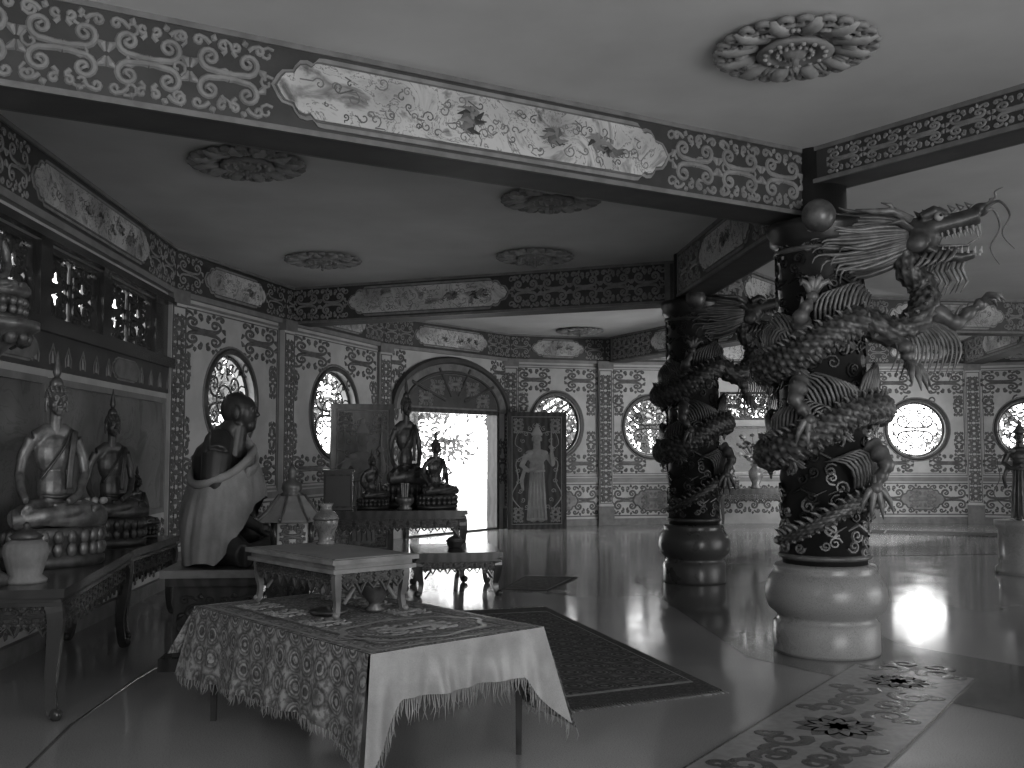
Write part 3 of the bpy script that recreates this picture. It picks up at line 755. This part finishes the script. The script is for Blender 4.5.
# monk statue on pedestal, facing +X
B=MB()
B.box((0,0,.04),(.70,.80,.08),WOOD); B.box((0,0,.3),(.56,.66,.46),WOOD); B.box((0,0,.56),(.64,.76,.06),WOOD); B.box((0,0,.61),(.70,.82,.05),WODD)
for f in range(4):
    B.M=Matrix.Rotation(f*pi/2,4,'Z')@Matrix.Translation((0,-(.335 if f%2==0 else .285),.3))@Matrix.Rotation(pi/2,4,'X'); tiles(B,-.26,.26,-.18,.18,WODD,.01)
B.obj('statue_pedestal',(-1.93,6.85,0),.1)
S=seated(DKB,True); 
# shawl: wraps the torso under the bare right shoulder, long at the back, short at the front
n=90; rows=26; vs=[];fs=[]
for j in range(rows+1):
    t=j/rows
    for i in range(n):
        a=2*pi*i/n; cx_,sy_=cos(a),sin(a)   # +x figure's left ; -y front
        fr=max(0,-sy_); bk=max(0,sy_); rt=max(0,-cx_)
        top=.60+.06*max(0,cx_)-.13*rt**1.3+.02*fr-.10*bk
        bot=.36*fr**1.2+.02
        z=top+(bot-top)*t
        tz=(top-z)/.6
        rx=.235+.08*tz+.045*sin(pi*min(1,tz*1.2)); ry=.205+.07*tz+.04*sin(pi*min(1,tz*1.3))
        if cx_<0: rx=.325+.05*tz
        f=1+(.03*sin(11*a+3*t)+.018*sin(25*a+6*t+1)+.008*sin(47*a))*min(1,t*2.2)
        vs.append((rx*cx_*f,ry*sy_*f+.045-.02*t,z+.012*sin(5*a)*t))
for j in range(rows):
    for i in range(n): fs.append((j*n+i,j*n+(i+1)%n,(j+1)*n+(i+1)%n,(j+1)*n+i))
S.add(vs,fs,SHW,True)
# rolled edge and the fold thrown over the left shoulder
S.tube([vs[i] for i in range(0,n,3)]+[vs[0]],.024,SHW,8)
S.tube(smoothpath([(.2,.18,.50),(.17,.12,.70),(.13,.0,.74),(.07,-.13,.62),(-.06,-.18,.53),(-.2,-.14,.49)],4),[.05]*21,SHW,10,.4)
mk=S.obj('monk_statue',(-1.93,6.85,.635),pi/2+.12,(1.1,1.0,1.22))

# cloth-draped table -------------------------------------------------
C1=Vector((-.57,4.07)); e1=Vector((-.66,.751)); e2=Vector((.751,.66)); ang=math.atan2(e2.y,e2.x)
TL,TW,TH=1.65,.95,.58   # local: x along e2 (width), y along e1 (length)
def tl(a,b,z): p=C1+e1*a+e2*b; return (p.x,p.y,z)
B=MB()
for a in(.09,TL-.09):
    for b in(.07,TW-.07):
        B.tube([(b,a,TH-.02),(b,a,.3),(b,a,0)],[.028,.022,.018],WOOD,4,1,False)
B.box((TW/2,TL/2,TH-.04),(TW-.06,TL-.06,.05),WOOD)
for a in(.09,TL-.09): B.box((TW/2,a,TH-.1),(TW-.1,.02,.08),WOOD)
for b in(.07,TW-.07): B.box((b,TL/2,TH-.1),(.02,TL-.1,.08),WOOD)
# cloth top
nx,ny=26,40; vs=[];fs=[]
for j in range(ny+1):
    for i in range(nx+1):
        x,y=TW*i/nx,TL*j/ny; vs.append((x,y,TH+.004+.003*noise.noise(Vector((x*6,y*6,0)))))
for j in range(ny):
    for i in range(nx): fs.append((j*(nx+1)+i,j*(nx+1)+i+1,(j+1)*(nx+1)+i+1,(j+1)*(nx+1)+i))
B.add(vs,fs,CLO,True)
# skirts; perimeter param
def skirt(p,q,nrm,hem,m,c0,c1):
    p,q,nrm=Vector(p),Vector(q),Vector(nrm); n=60; r=16; vs=[];fs=[]; L=(q-p).length
    d=(q-p)/L
    for j in range(r+1):
        t=j/r
        for i in range(n+1):
            s_=i/n; h=hem(s_)*t
            e0=max(0,1-s_*L/.16); ee=max(0,1-(1-s_)*L/.16)
            out=.006+.02*t*(1+sin(s_*L*17+1.5))+.012*t*sin(s_*L*41)
            pt=p+(q-p)*s_+nrm*out
            pt+= -d*(e0**1.5)*.10*t*c0+nrm*(e0**1.5)*.07*t*c0
            pt+= d*(ee**1.5)*.10*t*c1+nrm*(ee**1.5)*.07*t*c1
            vs.append((pt.x,pt.y,TH+.004-h))
    for j in range(r):
        for i in range(n): fs.append((j*(n+1)+i,j*(n+1)+i+1,(j+1)*(n+1)+i+1,(j+1)*(n+1)+i))
    B.add(vs,fs,m,True); return vs[-(n+1):]
h1=lambda s_:.33+.13*max(0,1-s_/.2)**1+.03*s_
h2=lambda s_:.20+.27*max(0,1-s_/.16)+.24*max(0,(s_-.84)/.16)
r1=skirt((0,0),(0,TL),(-1,0),h1,CLO,1,1)      # long left side (x=0)
r2=skirt((0,0),(TW,0),(0,-1),h2,CLS,1,1)      # short near side
r3=skirt((TW,0),(TW,TL),(1,0),lambda s_:.3+.16*max(0,1-s_/.15),CLO,1,1)
r4=skirt((0,TL),(TW,TL),(0,1),lambda s_:.25,CLO,1,1)
for row,step in((r1,1),(r2,1),(r3,1)):
    for i in range(0,len(row)-1,step):
        for q in(0,.5):
            a=Vector(row[i]).lerp(Vector(row[i+1]),q); l=random.uniform(.03,.055) if row is not r2 else random.uniform(.04,.11)
            B.tube([a,a+Vector((random.uniform(-.008,.008),random.uniform(-.008,.008),-l*.6)),a+Vector((random.uniform(-.012,.012),random.uniform(-.012,.012),-l))],[.003,.0028,.001],CLS,4)
for off,mm,ww in((.03,CLS,.012),(.12,ORN,.01),(.15,CLS,.007)):
    B.rib([(off,off),(TW-off,off),(TW-off,TL-off),(off,TL-off)],ww,TH+.007,mm,.1,True)
for k in range(9):
    y=.2+k*.15
    B.rib(spiral(.075,y,.045,.012,k,1.2*(-1)**k,12),.007,TH+.007,CLS,.1)
def sc(cx,cy,w,h,m,lw=.012): B.rib([(cx+w*cos(2*pi*i/40)*(1+.14*abs(cos(4*2*pi*i/40))),cy+h*sin(2*pi*i/40)*(1+.14*abs(cos(4*2*pi*i/40)))) for i in range(40)],lw,TH+.007,m,.1,True)
sc(TW/2,.36,.33,.22,CLS,.016); sc(TW/2,.36,.26,.16,ORM); tile(B,TW/2,.36,.4,.22,CLS,.008,TH+.007)
for x in (.24,TW-.24):
    for y in (.75,1.1,1.4): tile(B,x,y,.2,.2,CLS,.007,TH+.007)
B.obj('draped_table',(C1.x,C1.y,0),ang)
# carved low table on the cloth
tp=Vector(tl(1.15,.50,0)); T=table(.50,.90,.285,WOD2,WOD2,apron=.055,leg=.028,thick=.022,flare=.012,cm=WOD2)
T.box((0,0,.286),(.44,.84,.006),TRM)
T.obj('carved_offering_table',(tp.x,tp.y,TH+.012),ang,bev=.002)
tz=TH+.012+.289
B=MB(); B.lathe([(.055,0),(.06,.01),(.045,.025),(.05,.06),(.075,.12),(.08,.17),(.062,.20),(.04,.215),(.036,.24),(.05,.262),(.046,.262),(.03,.24)],CER,32)
B.lathe([(.081,.155),(.084,.16),(.081,.165)],BRD,32)
p=tl(1.42,.64,0); B.obj('ceramic_vase',(p[0],p[1],tz),0,.86)
B=MB(); B.lathe([(.05,0),(.055,.01),(.03,.03),(.035,.045),(.075,.09),(.08,.13),(.09,.14),(.078,.14),(.07,.09),(.0,.06)],BRA,32); B.lathe([(.08,.135),(.07,.16),(.03,.185),(.012,.19),(.015,.2),(.003,.215)],BRA,32)
p=tl(.87,.60,0); B.obj('brass_bowl',(p[0],p[1],TH+.012),0,.95)
p=tl(.95,.38,0); B=MB(); B.lathe([(.09,0),(.1,.012),(.09,.02),(.0,.016)],BRD,28); B.obj('offering_tray',(p[0],p[1],TH+.012))

# small shrine lantern on a stand behind
B=MB()
B.box((0,0,.36),(.26,.26,.72),WOOD); B.box((0,0,.74),(.34,.34,.04),WOOD); B.box((0,0,.03),(.32,.32,.06),WOOD)
for f in range(4):
    B.M=Matrix.Rotation(f*pi/2,4,'Z')@Matrix.Translation((0,-.132,.4))@Matrix.Rotation(pi/2,4,'X'); tiles(B,-.11,.11,-.2,.2,WODD,.008)
B.M=Matrix()
B.obj('lantern_stand',(-1.38,6.3,0),.1)
B=MB(); B.box((0,0,.015),(.26,.26,.03),WODD); B.box((0,0,.1),(.17,.17,.15),FLW)
for sx in(-1,1):
    for sy in(-1,1): B.tube([(sx*.1,sy*.1,.03),(sx*.1,sy*.1,.19)],.011,WOOD,8)
for f in range(4):
    B.M=Matrix.Rotation(f*pi/2,4,'Z')@Matrix.Translation((0,-.087,.1))@Matrix.Rotation(pi/2,4,'X'); tile(B,0,0,.14,.13,ORN,.008)
B.M=Matrix()
rows=[(.20,.185),(.19,.2),(.14,.245),(.095,.30),(.075,.335)]
vs=[];fs=[]
for r,z in rows:
    for i in range(8):
        a=2*pi*i/8+pi/8; q=r; vs.append((q*cos(a),q*sin(a),z))
for j in range(len(rows)-1):
    for i in range(8): fs.append((j*8+i,j*8+(i+1)%8,(j+1)*8+(i+1)%8,(j+1)*8+i))
fs.append(list(range(8))[::-1]); fs.append([32+i for i in range(8)]); B.add(vs,fs,ORM)
for i in range(8):
    a=2*pi*i/8+pi/8; B.tube([(.075*cos(a),.075*sin(a),.335),(.15*cos(a),.15*sin(a),.24),(.205*cos(a),.205*sin(a),.195),(.225*cos(a),.225*sin(a),.21)],.008,BRA,6)
B.lathe([(.08,.33),(.05,.35),(.06,.37),(.055,.40),(.025,.42),(.02,.45),(.028,.47),(.003,.52)],BRD,20); B.obj('shrine_lantern',(-1.38,6.3,.76),.3,1.08)

# black altar table group
table(1.55,1.0,.76,WOOD,WOOD,apron=.10,leg=.06).obj('altar_table',(-1.3,11.1,0),.12,bev=.004)
table(.85,1.0,.42,WOOD,WOOD,apron=.07,leg=.05).obj('low_bench_table',(-.58,10.15,0),.15,bev=.004)
place(budd,'buddha_statue',(-1.18,11.3,.76),.6,(.7,.6,1.02))
place(budd,'buddha_statue',(-1.52,11.0,.76),.8,.46)
place(budd,'buddha_statue',(-.82,11.05,.76),.8,(.62,.5,.6))
B=MB(); B.box((0,0,.24),(.36,.36,.48),BLK); B.box((0,0,.49),(.4,.4,.03),BLK)
B.M=Matrix.Translation((0,-.185,.24))@Matrix.Rotation(pi/2,4,'X'); frame(B,-.17,.17,-.21,.21,.02,0,.01,WOOD); B.M=Matrix(); B.obj('donation_cabinet',(-1.87,10.83,.76),.15,.85,bev=.004)
B=MB(); B.lathe([(.09,0),(.1,.02),(.07,.05),(.12,.1),(.13,.16),(.12,.17),(.1,.1),(0,.08)],BRA,24)
for k in range(9): B.tube([(.03*cos(k*.7),.03*sin(k*.7),.1),(.05*cos(k*.7),.05*sin(k*.7),.36)],.004,WHT,5)
B.obj('incense_burner',(-1.15,10.78,.76),0,.8)
B=MB(); B.lathe([(.06,0),(.07,.01),(.09,.06),(.1,.07),(.0,.05)],BRD,24); B.lathe([(.085,.07),(.06,.1),(.015,.12),(.02,.135),(.0,.14)],BRD,24); B.obj('offering_bowl',(-.58,10.2,.42))

# standing robed guardian
def guardian(m,m2):
    Q=MB()
    Q.lathe([(.20,0.03),(.19,.2),(.17,.5),(.15,.8),(.14,.95)],m,20,sy=.75); Q.ell((0,0,1.05),(.15,.11,.18),m);Q.ell((0,0,1.22),(.17,.11,.13),m)
    Q.tube([(-.19,0,1.3),(0,0,1.34),(.19,0,1.3)],[.065,.07,.065],m,10)
    Q.tube([(-.2,0,1.29),(-.29,-.02,1.08),(-.17,-.17,.98),(-.05,-.2,1.03)],[.065,.055,.045,.035],m,10)
    Q.tube([(.2,0,1.29),(.31,-.02,1.1),(.3,-.14,1.2),(.27,-.2,1.36)],[.065,.055,.045,.035],m,10)
    hand(Q,(-.03,-.21,1.05),(1,0,.4),(0,.2,1),m,1.1); hand(Q,(.27,-.21,1.4),(0,-.1,1),(1,0,0),m,1.1)
    for s_ in(-1,1): Q.ell((s_*.08,-.1,.04),(.06,.12,.04),m)
    Q.tube([(-.24,-.1,1.0),(-.3,-.08,.8),(-.27,-.05,.6)],[.07,.08,.05],m,8,.5);
    B=MB(); blend(B,Q,m,.014,3)
    H=MB(); head(H,m,True); B2=MB(); blend(B2,H,m,.008,1); B.M=Matrix.Translation((0,0,.72)); B.add(B2.V,B2.F,m,True)
    B.M=Matrix()
    B.lathe([(.1,1.65),(.11,1.68),(.09,1.72),(.06,1.78),(.03,1.82),(.04,1.85),(.0,1.90)],m2,16)
    B.tube([(-.15,-.09,.98),(0,-.13,.97),(.15,-.09,.98)],.022,m2,8)
    for s_ in(-1,1):
        B.tube(smoothpath([(s_*.17,-.06,1.3),(s_*.4,-.02,1.15),(s_*.36,0,.8),(s_*.48,0,.5),(s_*.3,0,.25)],4),[.022]*17,m2,8,.4)
        B.tube(smoothpath([(s_*.1,0,1.7),(s_*.34,0,1.72),(s_*.42,0,1.5),(s_*.3,0,1.4)],4),[.018]*13,m2,8,.4)
        B.ell((s_*.14,-.03,1.32),(.08,.08,.05),m2,10)
    for k in range(5): B.tube([((k-2)*.05,-.11,.95),((k-2)*.065,-.15,.5),((k-2)*.075,-.16,.08)],[.012,.014,.012],m2,6)
    B.tube([(.27,-.22,1.1),(.27,-.22,1.9)],.014,m2,6)
    return B
G=guardian(ORM,TRM)
def doorleaf(name,loc,rot,w,h):
    B=MB(); B.box((0,0,h/2),(w,.05,h),WOOD)
    B.M=Matrix.Translation((0,-.025,0))@Matrix.Rotation(pi/2,4,'X')
    frame(B,-w/2,w/2,0,h,.07,0,.02,WOOD); frame(B,-w/2+.08,w/2-.08,.08,h-.08,.012,0,.012,ORM)
    for sx in(-1,1):
        for y in(.25,h-.25): tile(B,sx*(w/2-.2),y,.18,.26,ORM,.012)
    for k in range(26):
        a=2*pi*k/26; B.rib(spiral((w/2-.2)*cos(a),h/2+(h/2-.25)*sin(a),.05,.01,a,1.2,8),.008,0,ORM)
    B.M=Matrix.Translation((0,-.03,.12))@Matrix.Diagonal((.95,.16,.93,1))
    k=h/2.08; B.M=B.M@Matrix.Scale(k,4)
    for mi,mm in enumerate(G.ms):
        fs=[f for f,i in zip(G.F,G.I) if i==mi]; B.add(G.V,fs,mm,True)
    B.M=Matrix(); return B.obj(name,loc,rot)
doorleaf('door_leaf',(.44,17.95,.0),.20,1.08,2.08); doorleaf('door_leaf',(-2.02,13.5,.0),.35,.86,2.02)
# robed statue on stone pedestal (right edge)
B=MB(); B.lathe([(.3,0),(.3,.06),(.26,.1),(.26,.5),(.3,.54),(.3,.6)],STO,32); B.M=Matrix.Translation((0,0,.6))@Matrix.Scale(.6,4)
G2=guardian(BRD,DRA)
for mi,mm in enumerate(G2.ms):
    B.add(G2.V,[f for f,i in zip(G2.F,G2.I) if i==mi],mm,True)
B.obj('guardian_statue',(5.83,11.5,0),-.4)

# rugs
def rug(name,P,m,mb):
    B=MB(); c=Vector((sum(p[0] for p in P)/4,sum(p[1] for p in P)/4))
    sc_=lambda k:[((p[0]-c.x)*k+c.x,(p[1]-c.y)*k+c.y) for p in P]
    B.plate(sc_(1),0.001,.010,mb); B.plate(sc_(.86),.010,.012,TRM); B.plate(sc_(.84),.012,.014,m)
    q=sc_(1)
    for a,b in((0,1),(2,3)):
        A,D=Vector(q[a]),Vector(q[b]); n=int((D-A).length/.018)
        o=(D-A).normalized(); o=Vector((-o.y,o.x)); 
        if (A+o-c).length<(A-o-c).length: o=-o
        for i in range(n):
            p=A.lerp(D,i/n); e=p+o*.06; B.tube([(p.x,p.y,.006),(e.x+random.uniform(-.01,.01),e.y,.004)],.003,CLS,4)
    B.obj(name)
rug('floor_rug',[(.3,9.0),(-.62,8.72),(.22,5.45),(1.22,5.92)][::-1],RUG,RGB_)
rug('floor_mat',[(.72,11.1),(.15,11.2),(-.12,10.1),(.36,10.0)],RUG,RGB_)
rug('floor_rug',[(9.2,16.6),(6.3,17.6),(6.0,16.9),(8.8,15.9)],RUG,RGB_)

# far altar with flower vase
table(1.3,.5,.72,WOOD,WOOD,apron=.1).obj('altar_table',(4.3,17.9,0),0,bev=.004)
B=MB(); B.lathe([(.09,0),(.1,.02),(.06,.06),(.12,.2),(.13,.3),(.07,.38),(.1,.43),(.06,.38)],CER,24)
rr=random.Random(2)
for k in range(46):
    a=rr.random()*6.28; r=rr.uniform(.05,.33); h=rr.uniform(.5,.95); B.tube([(0,0,.35),(r*.5*cos(a),r*.5*sin(a),.35+(h-.35)*.6),(r*cos(a),r*sin(a),h)],.005,LEA,4)
    B.ell((r*cos(a),r*sin(a),h),(.045,.045,.03),FLW if k%2 else LEA,7)
B.obj('flower_vase',(4.35,17.9,.72)); place(bud,'buddha_statue',(3.85,17.95,.72),0,.5)
B=MB(); B.lathe([(.26,0),(.28,.05),(.34,.35),(.37,.4),(.33,.4),(.0,.34)],STO,28)
for k in range(60):
    a=rr.random()*6.28; r=rr.uniform(.1,.4); h=rr.uniform(.6,1.3); B.tube([(0,0,.35),(r*.4*cos(a),r*.4*sin(a),.35+(h-.35)*.6),(r*cos(a),r*sin(a),h)],[.008,.02,.002],LEA,4)
B.obj('potted_plant',(5.5,17.6,.0))

# ------------------------------------------------------------------ garden outside
B=MB(); B.box((3,9,-.3),(90,90,.3),GRS); B.obj('garden_ground')
def tree(name,x,y,h,r,seed,nl=2000):
    B=MB(); rr=random.Random(seed)
    B.tube([(0,0,-.15),(.1,0,h*.3),(0,.1,h*.6),(.1,0,h*.9)],[.16,.12,.1,.04],BRK,8)
    for k in range(8):
        a=rr.random()*6.28; B.tube([(0,.05,h*.45+k*.05*h),(r*.5*cos(a),r*.5*sin(a),h*.6+k*.04*h),(r*.9*cos(a),r*.9*sin(a),h*.6+k*.05*h)],[.05,.03,.01],BRK,6)
    cl=[(rr.random()*6.28,rr.uniform(-1,1),r*rr.random()**.5) for _ in range(26)]
    vs=[];fs=[]
    for k in range(nl):
        a,el,q=cl[k%26]; q0=math.sqrt(1-el*el)
        c=Vector((q*cos(a)*q0,q*sin(a)*q0,h*.55+q*el*.5*h/r))+Vector((rr.gauss(0,.25),rr.gauss(0,.25),rr.gauss(0,.2)))
        d1=Vector((rr.uniform(-1,1),rr.uniform(-1,1),rr.uniform(-1,1))).normalized()*.12; d2=d1.orthogonal().normalized()*.05
        o=len(vs); vs+=[c-d1,c+d2,c+d1,c-d2]; fs.append((o,o+1,o+2,o+3))
    B.add(vs,fs,LEA); B.obj(name,(x,y,0))
for i,(x,y,h,r,nl) in enumerate([(-4.6,22.5,4.2,1.8,2000),(-2.5,25,4.4,1.5,1500),(.6,24,4,1.7,1800),(3.2,24.5,3.6,1.5,1800),(7.6,24.2,3.8,1.4,1100),(11.6,24,4,1.6,1500),(-7.2,13.5,4,1.9,2400),(-6.2,18.5,4.2,1.8,2400),(-7.0,9,4.8,2,2600),(5.2,25,5,1.9,2200)]): tree('garden_tree',x,y,h,r,i,nl)

# ------------------------------------------------------------------ light
w=bpy.data.worlds.new('sky'); bpy.context.scene.world=w; w.use_nodes=True
w.node_tree.nodes['Background'].inputs[0].default_value=(1,1,1,1); w.node_tree.nodes['Background'].inputs[1].default_value=6.5
def area(name,loc,tgt,sx,sy,e):
    l=bpy.data.lights.new(name,'AREA'); l.shape='RECTANGLE'; l.size=sx; l.size_y=sy; l.energy=e
    o=bpy.data.objects.new(name,l); bpy.context.collection.objects.link(o); o.location=loc
    o.rotation_euler=(Vector(tgt)-Vector(loc)).to_track_quat('-Z','Y').to_euler(); return o
area('behind_camera_fill',(4.0,-2.0,1.6),(2.0,6,2.0),4.6,2.6,300)  # area lamp added inside the solid back wall, in place of an opening
area('right_side_fill',(12.8,6,1.5),(3,8,1.7),6,2.4,250)  # area lamp added inside the windowless right wall for light from that side
area('left_statue_fill',(-1.6,1.0,2.6),(-2.8,6,1.2),1.2,1.0,22)  # small interior lamp added to put highlights on the left statues
area('rear_wall_fill',(6.5,15.2,1.2),(3.,19,2.2),3,1,120)  # unseen lamp added only to brighten the far walls
sl=bpy.data.lights.new('sun','SUN'); sl.energy=3.5; sl.angle=.02; so=bpy.data.objects.new('sun',sl); bpy.context.collection.objects.link(so); so.rotation_euler=(.5,.25,0)

# ------------------------------------------------------------------ camera
cd=bpy.data.cameras.new('cam'); cd.lens=36*1000/1024; cd.sensor_width=36; cam=bpy.data.objects.new('cam',cd); bpy.context.collection.objects.link(cam)
cam.location=(0,0,1.4); cam.rotation_euler=(pi/2+math.radians(3.78),0,0); cd.clip_start=.05
sc_=bpy.context.scene; sc_.camera=cam
try:
    sc_.view_settings.view_transform='Standard'
except Exception as e: print(e)
